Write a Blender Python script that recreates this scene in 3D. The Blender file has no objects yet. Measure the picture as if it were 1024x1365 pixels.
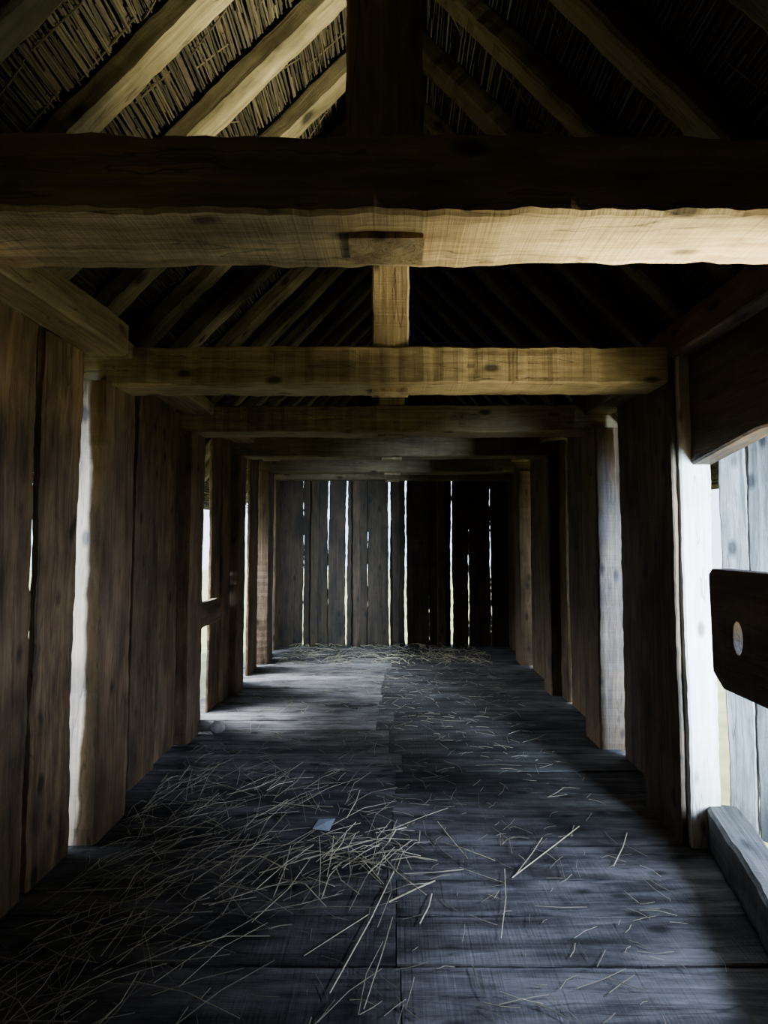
import bpy, math, random
from mathutils import Vector, Matrix
random.seed(7)
R=random.Random(11)
scene=bpy.context.scene

# ---------------------------------------------------------------- materials
def wood(name, dark, light, grain=26.0, rough=0.7, bump=0.5, saw=0.35, blotch=0.55, knots=True, spec=0.3):
    m=bpy.data.materials.new(name); m.use_nodes=True
    nt=m.node_tree; N=nt.nodes; L=nt.links
    b=N['Principled BSDF']
    at=N.new('ShaderNodeAttribute'); at.attribute_name='lc'
    rn=N.new('ShaderNodeAttribute'); rn.attribute_name='tone'
    mp=N.new('ShaderNodeMapping'); mp.inputs['Scale'].default_value=(1.3,grain,grain)
    L.new(at.outputs['Vector'],mp.inputs['Vector'])
    n1=N.new('ShaderNodeTexNoise'); n1.inputs['Scale'].default_value=1.0; n1.inputs['Detail'].default_value=8; n1.inputs['Roughness'].default_value=.7; n1.inputs['Distortion'].default_value=.9
    L.new(mp.outputs[0],n1.inputs['Vector'])
    mp2=N.new('ShaderNodeMapping'); mp2.inputs['Scale'].default_value=(2.6,7,7)
    L.new(at.outputs['Vector'],mp2.inputs['Vector'])
    n2=N.new('ShaderNodeTexNoise'); n2.inputs['Scale'].default_value=1.0; n2.inputs['Detail'].default_value=6; n2.inputs['Roughness'].default_value=.6
    L.new(mp2.outputs[0],n2.inputs['Vector'])
    r=N.new('ShaderNodeValToRGB'); r.color_ramp.elements[0].position=.36; r.color_ramp.elements[1].position=.64
    r.color_ramp.elements[0].color=(*dark,1); r.color_ramp.elements[1].color=(*light,1)
    L.new(n1.outputs['Fac'],r.inputs['Fac'])
    r2=N.new('ShaderNodeMapRange'); r2.inputs['From Min'].default_value=.35; r2.inputs['From Max'].default_value=.62
    r2.inputs['To Min'].default_value=1-blotch; r2.inputs['To Max'].default_value=1.15
    L.new(n2.outputs['Fac'],r2.inputs['Value'])
    mul=N.new('ShaderNodeMath'); mul.operation='MULTIPLY'
    L.new(r2.outputs[0],mul.inputs[0]); L.new(rn.outputs['Fac'],mul.inputs[1])
    last=mul.outputs[0]
    if knots:
        mp3=N.new('ShaderNodeMapping'); mp3.inputs['Scale'].default_value=(3.2,7,7)
        L.new(at.outputs['Vector'],mp3.inputs['Vector'])
        v=N.new('ShaderNodeTexVoronoi'); v.inputs['Scale'].default_value=1.0
        L.new(mp3.outputs[0],v.inputs['Vector'])
        kr=N.new('ShaderNodeMapRange'); kr.inputs['From Min'].default_value=.09; kr.inputs['From Max'].default_value=.19
        kr.inputs['To Min'].default_value=.22; kr.inputs['To Max'].default_value=1
        L.new(v.outputs['Distance'],kr.inputs['Value'])
        m2=N.new('ShaderNodeMath'); m2.operation='MULTIPLY'
        L.new(last,m2.inputs[0]); L.new(kr.outputs[0],m2.inputs[1]); last=m2.outputs[0]
        mp5=N.new('ShaderNodeMapping'); mp5.inputs['Scale'].default_value=(.9,16,16)
        L.new(at.outputs['Vector'],mp5.inputs['Vector'])
        n5=N.new('ShaderNodeTexNoise'); n5.inputs['Scale'].default_value=1; n5.inputs['Detail'].default_value=2
        L.new(mp5.outputs[0],n5.inputs['Vector'])
        s5=N.new('ShaderNodeMath');s5.operation='SUBTRACT';s5.inputs[1].default_value=.6;L.new(n5.outputs['Fac'],s5.inputs[0])
        a5=N.new('ShaderNodeMath');a5.operation='ABSOLUTE';L.new(s5.outputs[0],a5.inputs[0])
        k5=N.new('ShaderNodeMapRange'); k5.inputs['From Min'].default_value=.0; k5.inputs['From Max'].default_value=.012
        k5.inputs['To Min'].default_value=.4; k5.inputs['To Max'].default_value=1
        L.new(a5.outputs[0],k5.inputs['Value'])
        m5=N.new('ShaderNodeMath'); m5.operation='MULTIPLY'
        L.new(last,m5.inputs[0]); L.new(k5.outputs[0],m5.inputs[1]); last=m5.outputs[0]
    mx=N.new('ShaderNodeVectorMath'); mx.operation='SCALE'
    L.new(r.outputs['Color'],mx.inputs[0]); L.new(last,mx.inputs['Scale'])
    L.new(mx.outputs[0],b.inputs['Base Color'])
    b.inputs['Roughness'].default_value=rough
    b.inputs['Specular IOR Level'].default_value=spec
    w=N.new('ShaderNodeTexNoise'); w.inputs['Scale'].default_value=1; w.inputs['Detail'].default_value=2
    mp4=N.new('ShaderNodeMapping'); mp4.inputs['Scale'].default_value=(90,3,3)
    L.new(at.outputs['Vector'],mp4.inputs['Vector']); L.new(mp4.outputs[0],w.inputs['Vector'])
    ad=N.new('ShaderNodeMath'); ad.operation='MULTIPLY_ADD'; ad.inputs[1].default_value=saw
    L.new(w.outputs['Fac'],ad.inputs[0]); L.new(n1.outputs['Fac'],ad.inputs[2])
    bp=N.new('ShaderNodeBump'); bp.inputs['Strength'].default_value=bump; bp.inputs['Distance'].default_value=.012
    L.new(ad.outputs[0],bp.inputs['Height']); L.new(bp.outputs[0],b.inputs['Normal'])
    return m

M_beam=wood('beam_wood',(.33,.215,.10),(.60,.445,.235),grain=30,saw=.6,blotch=.4)
M_post=wood('post_wood',(.11,.060,.030),(.25,.155,.080),blotch=.5)
M_wall=wood('wall_wood',(.066,.038,.018),(.20,.124,.062),blotch=.65)
M_raft=wood('rafter_wood',(.24,.19,.09),(.46,.38,.21))
M_floor=wood('floor_wood',(.028,.026,.025),(.108,.102,.100),grain=20,rough=.85,blotch=.75,knots=True,spec=.2,bump=.9)
M_jamb=wood('jamb_wood',(.38,.34,.30),(.54,.50,.45),blotch=.2)
M_door=wood('door_wood',(.10,.098,.096),(.24,.23,.225),blotch=.5)
M_straw=wood('straw',(.42,.35,.22),(.64,.56,.39),knots=False,blotch=.3,bump=.1)
M_thatch=wood('thatch_reed',(.10,.082,.042),(.30,.25,.14),knots=False,blotch=.6,bump=.2)

def simple(name,c1,c2,scale,rough=.9):
    m=bpy.data.materials.new(name); m.use_nodes=True
    N=m.node_tree.nodes; L=m.node_tree.links; b=N['Principled BSDF']
    tc=N.new('ShaderNodeTexCoord')
    n=N.new('ShaderNodeTexNoise'); n.inputs['Scale'].default_value=scale; n.inputs['Detail'].default_value=6
    L.new(tc.outputs['Object'],n.inputs['Vector'])
    r=N.new('ShaderNodeValToRGB'); r.color_ramp.elements[0].position=.35; r.color_ramp.elements[1].position=.65
    r.color_ramp.elements[0].color=(*c1,1); r.color_ramp.elements[1].color=(*c2,1)
    L.new(n.outputs['Fac'],r.inputs['Fac']); L.new(r.outputs['Color'],b.inputs['Base Color'])
    b.inputs['Roughness'].default_value=rough
    return m
M_grass=simple('grass',(.24,.27,.11),(.38,.38,.20),3)
M_back=simple('thatch_mass',(.04,.028,.015),(.09,.065,.035),30)
M_paper=simple('grey_paper',(.22,.25,.28),(.32,.35,.4),8)
M_stone=simple('pale_stone',(.35,.33,.3),(.5,.48,.44),20)

# ---------------------------------------------------------------- mesh builder
class MB:
    def __init__(s): s.v=[];s.f=[];s.lc=[];s.t=[]
    def piece(s,p0,p1,U,w,t,seg=None,amp=.006,ch=.008,tone=None,tvar=.2,w1=None,freq=1.0):
        p0=Vector(p0);p1=Vector(p1);D=p1-p0;Ln=D.length;D.normalize()
        U=Vector(U);U=(U-D*U.dot(D)).normalized();V=D.cross(U)
        if w1 is None:w1=w
        if seg is None: seg=max(2,int(Ln/.04))
        ph=[[R.uniform(0,6.28) for _ in range(5)] for _ in range(4)]
        fr=[[R.uniform(1.2,2.5)*freq,R.uniform(4,7)*freq,R.uniform(11,17)*freq,R.uniform(25,40)*freq,R.uniform(55,75)*freq] for _ in range(4)]
        am=[.9,.5,.35,.3,.25]
        off=Vector((R.uniform(0,50),R.uniform(0,50),R.uniform(0,50)))
        if tone is None: tone=1
        tone*=R.uniform(1-tvar,1+tvar)
        base=len(s.v)
        for i in range(seg+1):
            k=i/seg; c=p0+D*(Ln*k); ww=w+(w1-w)*k
            e=[amp*sum(am[j]*math.sin(fr[q][j]*k*Ln+ph[q][j]) for j in range(5)) for q in range(4)]
            a0=-ww/2+e[0];a1=ww/2+e[1];b0=-t/2+e[2]*.5;b1=t/2+e[3]*.5
            for (a,b) in ((a0+ch,b0),(a1-ch,b0),(a1,b0+ch),(a1,b1-ch),(a1-ch,b1),(a0+ch,b1),(a0,b1-ch),(a0,b0+ch)):
                s.v.append(c+U*a+V*b); s.lc.append(off+Vector((Ln*k,a,b))); s.t.append(tone)
        for i in range(seg):
            for j in range(8):
                a=base+i*8+j;b=base+i*8+(j+1)%8
                s.f.append((a,b,b+8,a+8))
        s.f.append(tuple(base+j for j in range(7,-1,-1)))
        s.f.append(tuple(base+seg*8+j for j in range(8)))
    def rod(s,pts,r,tone=1):
        base=len(s.v);off=Vector((R.uniform(0,50),R.uniform(0,50),0))
        D=(Vector(pts[-1])-Vector(pts[0])).normalized()
        A=D.cross(Vector((0,0,1)));
        if A.length<.1:A=Vector((1,0,0))
        A.normalize();B=D.cross(A);n=len(pts)
        for i,p in enumerate(pts):
            p=Vector(p)
            for j in range(4):
                an=j*math.pi/2+.4
                q=A*math.cos(an)*r+B*math.sin(an)*r
                s.v.append(p+q);s.lc.append(off+Vector((i*.1,q.x,q.y)));s.t.append(tone)
        for i in range(n-1):
            for j in range(4):
                a=base+i*4+j;b=base+i*4+(j+1)%4
                s.f.append((a,b,b+4,a+4))
        s.f.append((base+3,base+2,base+1,base)); e=base+(n-1)*4
        s.f.append((e,e+1,e+2,e+3))
    def build(s,name,mat,parent=None):
        me=bpy.data.meshes.new(name);me.from_pydata([tuple(v) for v in s.v],[],s.f)
        a=me.attributes.new('lc','FLOAT_VECTOR','POINT')
        a.data.foreach_set('vector',[c for v in s.lc for c in v])
        a=me.attributes.new('tone','FLOAT','POINT'); a.data.foreach_set('value',s.t)
        me.materials.append(mat);me.update()
        import bmesh
        bm=bmesh.new();bm.from_mesh(me);bmesh.ops.recalc_face_normals(bm,faces=bm.faces);bm.to_mesh(me);bm.free()
        o=bpy.data.objects.new(name,me);scene.collection.objects.link(o)
        if parent:o.parent=parent
        return o

# ---------------------------------------------------------------- floor (boards across, butt-jointed on the axis)
mb=MB(); y=-1.2
while y<7.3:
    w=R.uniform(.2,.3)
    j=R.uniform(-.03,.03) if y<3 else R.uniform(-.16,.06)
    zl=R.uniform(-.003,.003); zr=R.uniform(-.003,.003)
    tl=2.6 if y>3.9 else (1.6 if y>3.3 else 1.05)  # left boards further in toned lighter: the lit floor patch is painted in
    tr=.8 if y>3.0 else 1.25  # right boards further in toned darker, shade put into the colour
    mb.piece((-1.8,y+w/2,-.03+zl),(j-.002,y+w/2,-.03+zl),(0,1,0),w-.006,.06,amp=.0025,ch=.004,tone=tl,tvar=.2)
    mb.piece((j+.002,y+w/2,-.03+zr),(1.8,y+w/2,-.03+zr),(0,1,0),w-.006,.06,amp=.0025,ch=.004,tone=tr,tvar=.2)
    y+=w
mb.piece((-1.8,3.05,-.09),(1.8,3.05,-.09),(0,1,0),8.4,.04,seg=2,amp=0)
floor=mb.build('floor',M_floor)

# ---------------------------------------------------------------- side walls
def vboards(mb,side,specs,z0=0.0,z1=2.43):
    for sp in specs:
        y0,y1,xin,t=sp[:4]
        tone=sp[4] if len(sp)>4 else 1
        xc=side*(xin+t/2); yc=(y0+y1)/2
        mb.piece((xc,yc,z0),(xc,yc,z1),(0,1,0),y1-y0,t,amp=.007,ch=.006,tone=tone,tvar=.25)
L=[];y=-1.2
while y<1.4:
    w=R.uniform(.22,.3);L.append((y,y+w+.012,R.uniform(1.55,1.6),.06));y+=w
L+=[(y,1.87,1.56,.06,.9),(1.86,2.19,1.55,.07,1.4),(2.12,2.30,1.635,.03,.2),(2.235,2.515,1.555,.04,1.5),  # includes a thin dark strip added behind one seam to make it read unlit
    (2.87,3.13,1.60,.06),(3.11,3.42,1.57,.06,.9),(3.42,3.79,1.60,.06),
    (4.03,4.30,1.6,.03),(4.485,4.72,1.6,.03),(4.71,4.95,1.58,.05),
    (5.17,5.41,1.6,.03),(5.64,5.86,1.59,.03),(5.85,6.03,1.6,.04),(6.46,6.74,1.59,.03),(6.92,7.2,1.6,.03)]
mb=MB();vboards(mb,-1,L)
mb.piece((-1.56,4.1,.88),(-1.56,4.56,.88),(0,0,1),.2,.05)
mb.build('wall_left',M_wall)
Rr=[];y=-1.2
while y<0.9:
    w=R.uniform(.22,.3);Rr.append((y,y+w+.012,R.uniform(1.56,1.6),.06));y+=w
Rr+=[(y,1.18,1.58,.06),(2.93,3.25,1.59,.06,.5),(3.24,3.59,1.59,.04,.5),(4.0,4.3,1.6,.05,.5),(4.3,4.70,1.61,.05,.5),(4.76,4.94,1.6,.04,.5),  # right-hand boards toned down, shade put into the colour
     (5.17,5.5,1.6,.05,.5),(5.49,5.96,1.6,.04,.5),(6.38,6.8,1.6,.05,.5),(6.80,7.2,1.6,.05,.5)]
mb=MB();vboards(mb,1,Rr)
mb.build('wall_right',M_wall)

# ---------------------------------------------------------------- back wall
mb=MB()
edges=[(-1.74,-1.27),(-1.265,-.92),(-.915,-.675),(-.65,-.36),(-.37,-.072),(-.048,.16),(.182,.5),(.49,.80),(.818,1.045),(1.05,1.36),(1.355,1.74)]
for i,(a,b) in enumerate(edges):
    yy=7.17+(.03 if i%2 else 0)
    mb.piece(((a+b)/2,yy,0),((a+b)/2+R.uniform(-.008,.008),yy,2.42),(1,0,0),b-a,.04,amp=.007,tvar=.25,tone=.28)  # boards toned far down: the gloom of the far end is in the colour
for x in (-1.1,.03,.66,-.52):
    mb.piece((x,7.135,0),(x,7.135,2.42),(1,0,0),.11,.03,amp=.005,tone=.38)
for i in range(12):
    x=-1.68+i*.305; top=2.6+(1.6-abs(x))*1.08
    mb.piece((x,7.2,2.40),(x,7.2,max(2.6,top)),(1,0,0),.32,.04,amp=.002)
mb.build('wall_back',M_wall)
mb=MB()
for i in range(12):
    x=-1.68+i*.305; top=2.6+(1.6-abs(x))*1.08
    if i in (3,):  # opening in the unseen wall, added to let in front fill light
        mb.piece((x,-1.22,0),(x,-1.22,1.2),(1,0,0),.32,.05,amp=.002)
        mb.piece((x,-1.22,1.42),(x,-1.22,top),(1,0,0),.32,.05,amp=.002)
    else:
        mb.piece((x,-1.22,0),(x,-1.22,max(2.6,top)),(1,0,0),.32,.05,amp=.002)
mb.build('wall_front',M_wall)

# ---------------------------------------------------------------- tie beams, king posts, posts
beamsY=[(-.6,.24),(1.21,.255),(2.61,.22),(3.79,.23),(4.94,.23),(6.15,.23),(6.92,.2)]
for i,(y0,w) in enumerate(beamsY):
    yc=y0+w/2
    mb=MB()
    mb.piece((-1.8,yc,2.4),(1.8,yc,2.4),(0,1,0),w,.2,seg=140,amp=.008,ch=.010,tone=(1.15,1.5,.85,.45,.32,.27,.27)[i],tvar=.03)  # first beams toned up as if lit, far ones down as if shaded
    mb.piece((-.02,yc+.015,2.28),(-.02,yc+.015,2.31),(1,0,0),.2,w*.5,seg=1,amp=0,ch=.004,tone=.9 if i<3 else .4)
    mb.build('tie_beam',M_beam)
    mb=MB()
    mb.piece((-.02,yc,2.506),(-.02,yc,4.02),(1,0,0),.2,min(w,.2)-.02,amp=.004,ch=.01,tone=1.5 if i==1 else .85,tvar=.05)  # first king post toned lighter in place of front light
    mb.build('king_post',M_beam)
PL={2:(2.58,2.86,1.46,.95),3:(3.79,4.02,1.50,.8),4:(4.94,5.17,1.50,.6),5:(6.15,6.38,1.50,.6)}  # tones drop with depth: shade painted into the posts
for k,(a,b,x,tn) in PL.items():
    mb=MB();mb.piece((-(x+.11),(a+b)/2,0),(-(x+.11),(a+b)/2,2.31),(0,1,0),b-a,.22,amp=.006,ch=.012,tone=tn,tvar=.1)
    mb.build('wall_post',M_post)
PR={3:(3.70,3.99,1.47,.6),4:(4.94,5.17,1.50,.4),5:(6.11,6.38,1.50,.4)}  # right posts toned darker still, shade in the colour
for k,(a,b,x,tn) in PR.items():
    mb=MB();mb.piece(((x+.12),(a+b)/2,0),((x+.12),(a+b)/2,2.31),(0,1,0),b-a,.24,amp=.006,ch=.012,tone=tn,tvar=.1)
    mb.build('wall_post',M_post)
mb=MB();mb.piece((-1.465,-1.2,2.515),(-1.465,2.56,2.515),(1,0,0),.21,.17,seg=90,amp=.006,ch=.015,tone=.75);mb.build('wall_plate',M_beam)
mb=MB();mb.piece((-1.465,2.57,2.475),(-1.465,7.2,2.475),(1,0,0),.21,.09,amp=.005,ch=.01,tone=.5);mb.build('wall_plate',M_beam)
mb=MB();mb.piece((1.525,-1.2,2.51),(1.525,7.2,2.51),(1,0,0),.21,.17,amp=.006,ch=.012,tone=.7);mb.build('wall_plate',M_post)

# ---------------------------------------------------------------- door way
frame=bpy.data.objects.new('door_frame',None);scene.collection.objects.link(frame)
mb=MB();mb.piece((1.52,2.74,0),(1.52,2.74,2.43),(0,1,0),.38,.15,amp=.005,ch=.008);mb.build('jamb_far',M_jamb,frame)
mb=MB();mb.piece((1.43,2.765,0),(1.43,2.765,2.43),(0,1,0),.37,.025,amp=.004,ch=.006,tone=.55);mb.build('jamb_shade_board',M_wall,frame)  # thin dark board added as the shade on the jamb's inner face
mb=MB();mb.piece((1.53,1.25,0),(1.53,1.25,2.43),(0,1,0),.18,.16,amp=.005,ch=.008);mb.build('jamb_near',M_post,frame)
mb=MB()
n=16
for i in range(n+1):
    k=i/n; yy=1.3+(2.56-1.3)*k
    zb=1.95-max(0,(yy-2.1)/.46)*.08-max(0,(1.7-yy)/.46)*.08
    off=Vector((3,7,2))
    for (x,z) in ((1.50,zb+.01),(1.51,zb),(1.60,zb),(1.60,2.43),(1.50,2.43)):
        mb.v.append(Vector((x,yy,z)));mb.lc.append(off+Vector((yy,x,z)));mb.t.append(.35)
for i in range(n):
    for j in range(5):
        a=i*5+j;b=i*5+(j+1)%5;mb.f.append((a,b,b+5,a+5))
mb.f.append((4,3,2,1,0));mb.f.append(tuple(n*5+j for j in range(5)))
mb.build('lintel',M_post,frame)
mb=MB();mb.piece((1.60,2.56,.1),(1.26,1.35,.1),(1,.3,0),.15,.2,amp=.006,ch=.015,tone=.6);mb.build('threshold_beam',M_door,frame)

door=bpy.data.objects.new('door_1',None);scene.collection.objects.link(door)
d=Vector((.55,-.83,0)).normalized();h=Vector((1.705,2.655,0))
mb=MB();s=0
for w in (.13,.11,.15,.12,.15):
    c=h+d*(s+w/2);mb.piece(c+Vector((0,0,.05)),c+Vector((0,0,2.0)),d,w-.006,.035,amp=.004,tvar=.25);s+=w
mb.build('planks',M_door,door)
mb=MB()
for z in (.4,1.65):
    c0=h+d*.02;c1=h+d*(s-.02);o=Vector((.83,.55,0))*.035
    mb.piece(c0+o+Vector((0,0,z)),c1+o+Vector((0,0,z)),(0,0,1),.12,.04)
mb.build('ledges',M_door,door)

def latch():
    pts=[(1.36,1.37),(2.10,1.37),(2.12,1.35),(2.11,.96),(2.05,.91),(1.36,.91)]
    hole=[(1.96+.035*math.cos(a),1.12+.07*math.sin(a)) for a in [i*math.pi/8 for i in range(16)]]
    cu=bpy.data.curves.new('latch_board','CURVE');cu.dimensions='2D';cu.fill_mode='BOTH';cu.extrude=.035;cu.bevel_depth=.006
    for P in (pts,hole):
        sp=cu.splines.new('POLY');sp.points.add(len(P)-1)
        for i,(a,b) in enumerate(P): sp.points[i].co=(a,b,0,1)
        sp.use_cyclic_u=True
    o=bpy.data.objects.new('tmp',cu);scene.collection.objects.link(o)
    dg=bpy.context.evaluated_depsgraph_get();me=bpy.data.meshes.new_from_object(o.evaluated_get(dg))
    bpy.data.objects.remove(o)
    for v in me.vertices:
        a,b,c=v.co; v.co=(1.345+c,a,b)
    at=me.attributes.new('lc','FLOAT_VECTOR','POINT');at.data.foreach_set('vector',[q for v in me.vertices for q in (v.co.y,v.co.z,v.co.x)])
    at=me.attributes.new('tone','FLOAT','POINT');at.data.foreach_set('value',[.35]*len(me.vertices))
    me.materials.clear();me.materials.append(M_post)
    q=bpy.data.objects.new('latch_board',me);scene.collection.objects.link(q);q.parent=frame
latch()
mb=MB();mb.piece((1.43,1.36,1.12),(1.43,1.25,1.12),(1,0,0),.2,.3,amp=.002);mb.build('latch_bracket',M_post,frame)

# ---------------------------------------------------------------- rafters + thatch
SL=1.05
mb=MB();y=-.9
while y<7.1:
    for s in (-1,1):
        p0=Vector((s*2.0,y+R.uniform(-.02,.02),2.66-.55*SL+.0)); p1=Vector((s*.0,y,2.66+1.45*SL))
        mb.piece(p0,p1,(0,1,0),R.uniform(.09,.11),.10,amp=.006,ch=.012,tvar=.2,tone=(.8 if s<0 else .25)*(1 if y<2.5 else .9))  # right slope toned darker than left: its shade is painted in
    y+=.38
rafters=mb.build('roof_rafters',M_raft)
mb=MB()
ang=math.atan(SL)
for s in (-1,1):
    down=Vector((s*math.cos(ang),0,-math.sin(ang)));nr=Vector((s*math.sin(ang),0,math.cos(ang)))
    apex=Vector((0,0,2.66+1.45*SL))+nr*.06
    t=0
    while t<3.25:
        y=-1.4+R.uniform(-.5,0)
        while y<7.4:
            ln=R.uniform(.3,1.0); dy=R.uniform(-.03,.03); r=R.uniform(.003,.006)
            a=apex+down*t+nr*R.uniform(0,.02); b=a+down*dy
            a=a+Vector((0,y,0)); b=b+Vector((0,y+ln,0))
            mid=(a+b)/2+down*R.uniform(-.01,.01)+nr*R.uniform(-.014,.004)
            mb.rod([a,mid,b],r,tone=R.uniform(.4,1.3)*(.45 if s<0 else .38)); y+=ln*R.uniform(.85,1.0)  # reeds of the right slope toned darker, as painted shade
        t+=R.uniform(.008,.012)
    for k in range(500):
        t=R.uniform(.1,3.1);y=R.uniform(-1,7.2);ln=R.uniform(.1,.3)
        a=apex+down*t+Vector((0,y,0))-nr*R.uniform(-.005,.006)
        b=a+down*ln+Vector((0,R.uniform(-.1,.1),0))-nr*R.uniform(-.01,.01)
        mb.rod([a,b],.003,tone=R.uniform(.6,1.4)*(.6 if s<0 else .5))  # same painted left-right difference for the loose reeds
roof=bpy.data.objects.new('thatched_roof',None);scene.collection.objects.link(roof)
mb.build('reed_underlay',M_thatch,roof)
for s in (-1,1):
    down=Vector((s*math.cos(ang),0,-math.sin(ang)));nr=Vector((s*math.sin(ang),0,math.cos(ang)))
    m2=MB();apex=Vector((0,0,2.66+1.45*SL))+nr*.20
    m2.piece(apex-down*.1+Vector((0,3,0)),apex+down*3.3+Vector((0,3,0)),(0,1,0),9.2,.22,seg=6,amp=0.0,ch=.02)
    m2.build('thatch_slope',M_back,roof)

# ---------------------------------------------------------------- straw litter
mb=MB()
def straw(x,y,ang,ln,r=.0022,lift=0,tone=1):
    dx=math.cos(ang)*ln/2;dy=math.sin(ang)*ln/2
    if x-abs(dx)<-1.44 or x+abs(dx)>1.2: return
    if abs(x+1.36)<.08+abs(dx) and abs(y-4.02)<.08+abs(dy): return
    if abs(x+.37)<.05+abs(dx) and abs(y-2.75)<.05+abs(dy): return
    z0=.006+r+R.uniform(0,lift);z1=.006+r+R.uniform(0,lift)
    bend=R.uniform(-.10,.10)*ln
    mb.rod([(x-dx,y-dy,z0),(x-dy/ln*bend*2,y+dx/ln*bend*2,(z0+z1)/2+R.uniform(0,lift*.5)),(x+dx,y+dy,z1)],r,tone)
for i in range(1900):
    y=R.uniform(1.3,7.0); u=R.random()
    x=-1.5+3.0*(u**1.5)
    straw(x,y,R.uniform(0,math.pi),R.uniform(.02,.14)*(1 if R.random()<.9 else 2.2),R.uniform(.0007,.0016),.006,R.uniform(.25,.7))
for i in range(250):
    x=-1.45+abs(R.gauss(0,.5));y=R.uniform(1.4,3.4)
    straw(x,y,R.gauss(.9,.8),R.uniform(.1,.45),R.uniform(.0009,.0016),.03,R.uniform(.25,.75))
for i in range(60):
    x=R.gauss(-.2,.19);y=R.gauss(2.42,.10)
    straw(x,y,R.gauss(.2,.8),R.uniform(.08,.42),R.uniform(.0012,.0024),.05,R.uniform(.7,1.15))
for i in range(100):
    x=R.gauss(-.6,.33);y=R.gauss(2.65,.33)
    straw(x,y,R.gauss(.75,.6),R.uniform(.1,.45),R.uniform(.001,.0018),.03,R.uniform(.4,.9))
for i in range(350):
    straw(R.uniform(-1.4,1.4),R.uniform(6.1,7.1),R.uniform(0,3.1),R.uniform(.05,.3),.0022,.05,R.uniform(.5,.9))
def seg(x0,y0,x1,y1,r=.0035,tone=1.1):
    r*=.8
    mb.rod([(x0,y0,.012),((x0+x1)/2+.012,(y0+y1)/2,.02),(x1,y1,.012)],r,tone)
seg(.52,2.32,.96,2.72,.003);seg(.54,2.34,.74,2.62,.002);seg(.40,1.98,.50,2.38,.002);seg(-.21,1.75,.0,2.36,.003);seg(1.0,2.4,1.18,2.66,.0025)
seg(-.02,2.17,.18,2.3,.004);seg(-.5,2.2,-.5,2.55,.0025);seg(-.4,2.45,-.1,2.6,.003);seg(.1,2.05,.16,2.22,.003);seg(-.32,1.9,-.1,2.1,.002)
seg(-.6,2.35,-.2,2.55,.003);seg(.0,2.7,.3,2.9,.002);seg(-.75,2.15,-.45,2.3,.002);seg(-.25,2.8,-.2,3.1,.0025)
mb.build('scattered_straw',M_straw)

me=bpy.data.meshes.new('paper_scrap');me.from_pydata([(-.42,2.71,.004),(-.33,2.69,.004),(-.31,2.79,.014),(-.40,2.80,.004),(-.365,2.745,.014)],[],[(0,1,4),(1,2,4),(2,3,4),(3,0,4)])
me.materials.append(M_paper);o=bpy.data.objects.new('paper_scrap',me);scene.collection.objects.link(o)
bpy.ops.mesh.primitive_ico_sphere_add(subdivisions=3,radius=.06,location=(-1.36,4.02,.045))
o=bpy.context.object;o.name='field_stone';o.scale=(1,.8,.8);o.data.materials.append(M_stone)
for v in o.data.vertices: v.co*=1+.12*math.sin(v.co.x*60+v.co.y*45)*math.cos(v.co.z*50)
for p in o.data.polygons:p.use_smooth=True

# ---------------------------------------------------------------- outside ground
n=24;vs=[];fs=[]
for i in range(n+1):
    for j in range(n+1):
        vs.append((-30+60*i/n,-30+60*j/n,-.35+R.uniform(-.03,.03)))
for i in range(n):
    for j in range(n):
        a=i*(n+1)+j;fs.append((a,a+n+1,a+n+2,a+1))
me=bpy.data.meshes.new('grass_ground');me.from_pydata(vs,[],fs);me.materials.append(M_grass)
scene.collection.objects.link(bpy.data.objects.new('grass_ground',me))

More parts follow.
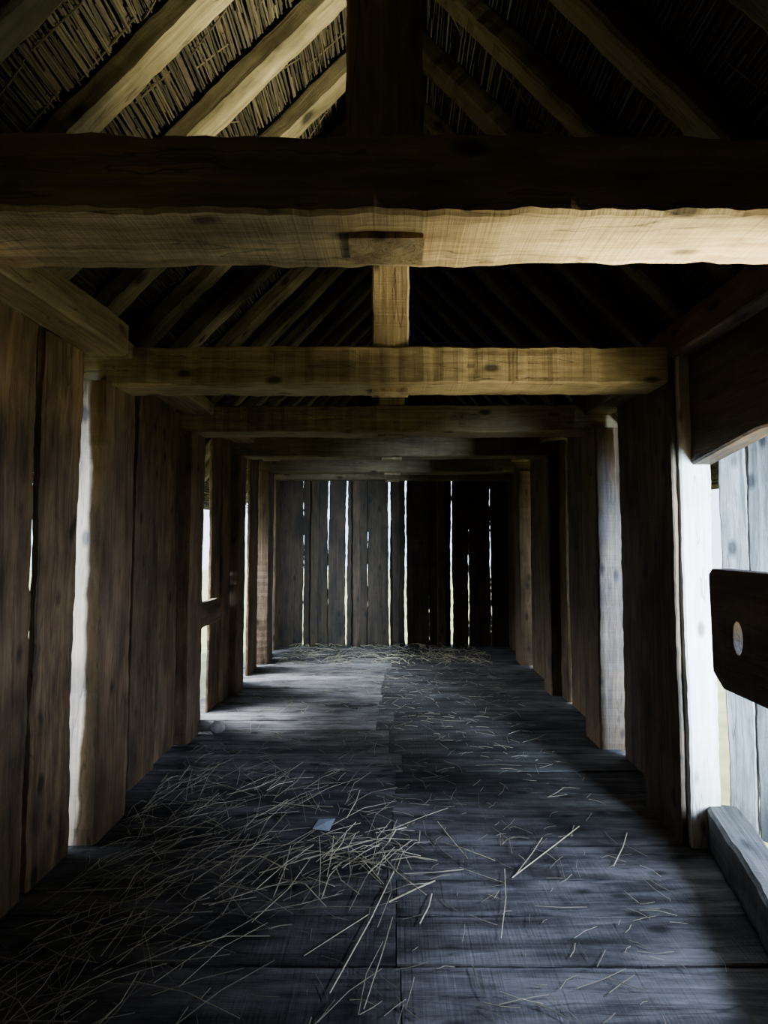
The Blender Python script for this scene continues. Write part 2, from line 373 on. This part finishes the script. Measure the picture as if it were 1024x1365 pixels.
# ---------------------------------------------------------------- light
w=bpy.data.worlds.new('sky');scene.world=w;w.use_nodes=True
bg=w.node_tree.nodes['Background'];bg.inputs[0].default_value=(.64,.80,1,1);bg.inputs[1].default_value=5
sd=bpy.data.lights.new('sun','SUN');sd.energy=14;sd.angle=.02;sd.color=(1,.95,.85)
so=bpy.data.objects.new('sun',sd);scene.collection.objects.link(so)
dirv=Vector((-math.cos(math.radians(66)),.12,-math.sin(math.radians(66))))
so.rotation_euler=dirv.to_track_quat('-Z','Y').to_euler()
def area(name,loc,tgt,sx,sy,e,col,spread=180):
    ld=bpy.data.lights.new(name,'AREA');ld.shape='RECTANGLE';ld.size=sx;ld.size_y=sy;ld.energy=e;ld.color=col;ld.spread=math.radians(spread)
    o=bpy.data.objects.new(name,ld);scene.collection.objects.link(o);o.location=loc
    o.rotation_euler=(Vector(tgt)-Vector(loc)).to_track_quat('-Z','Y').to_euler();return o
area('daylight_fill_door',(3.2,1.5,1.9),(.4,2.1,.0),.5,.7,68,(.54,.68,1),85)  # added lamp, stands in for sky light through the doorway
area('daylight_fill_jamb',(1.95,1.15,1.2),(1.56,2.56,1.1),.3,1.8,100,(.55,.76,1),45)  # added strip lamp aimed at the far jamb to brighten its front face
area('daylight_fill_yard',(2.6,1.42,.4),(.85,1.42,2.3),.5,.5,58,(1,.96,.64),56)  # added lamp for ground bounce, aimed up at the first beam's underside
area('daylight_fill_left',(-2.7,5.0,1.7),(-.6,5.0,.0),2.4,.5,170,(.78,.88,1),60)  # added lamp outside the left gaps, throws light onto the floor
area('daylight_fill_left_near',(-2.2,1.5,1.2),(-1.6,2.6,1.1),.25,1.8,65,(.42,.64,1),55)  # added strip lamp, lights the post edge behind the near left gap
area('daylight_fill_right',(2.4,2.9,1.2),(1.6,3.7,1.0),.3,1.8,55,(.38,.60,1),60)  # added strip lamp, lights the post edge at the right wall gap

# ---------------------------------------------------------------- camera
cd=bpy.data.cameras.new('camera');cd.sensor_fit='VERTICAL';cd.sensor_height=36;cd.lens=36*680/1365
cd.shift_x=-13/1365;cd.clip_start=.02
co=bpy.data.objects.new('camera',cd);scene.collection.objects.link(co)
co.location=(0,0,1.5);co.rotation_euler=(math.radians(92.95),0,0)
scene.camera=co
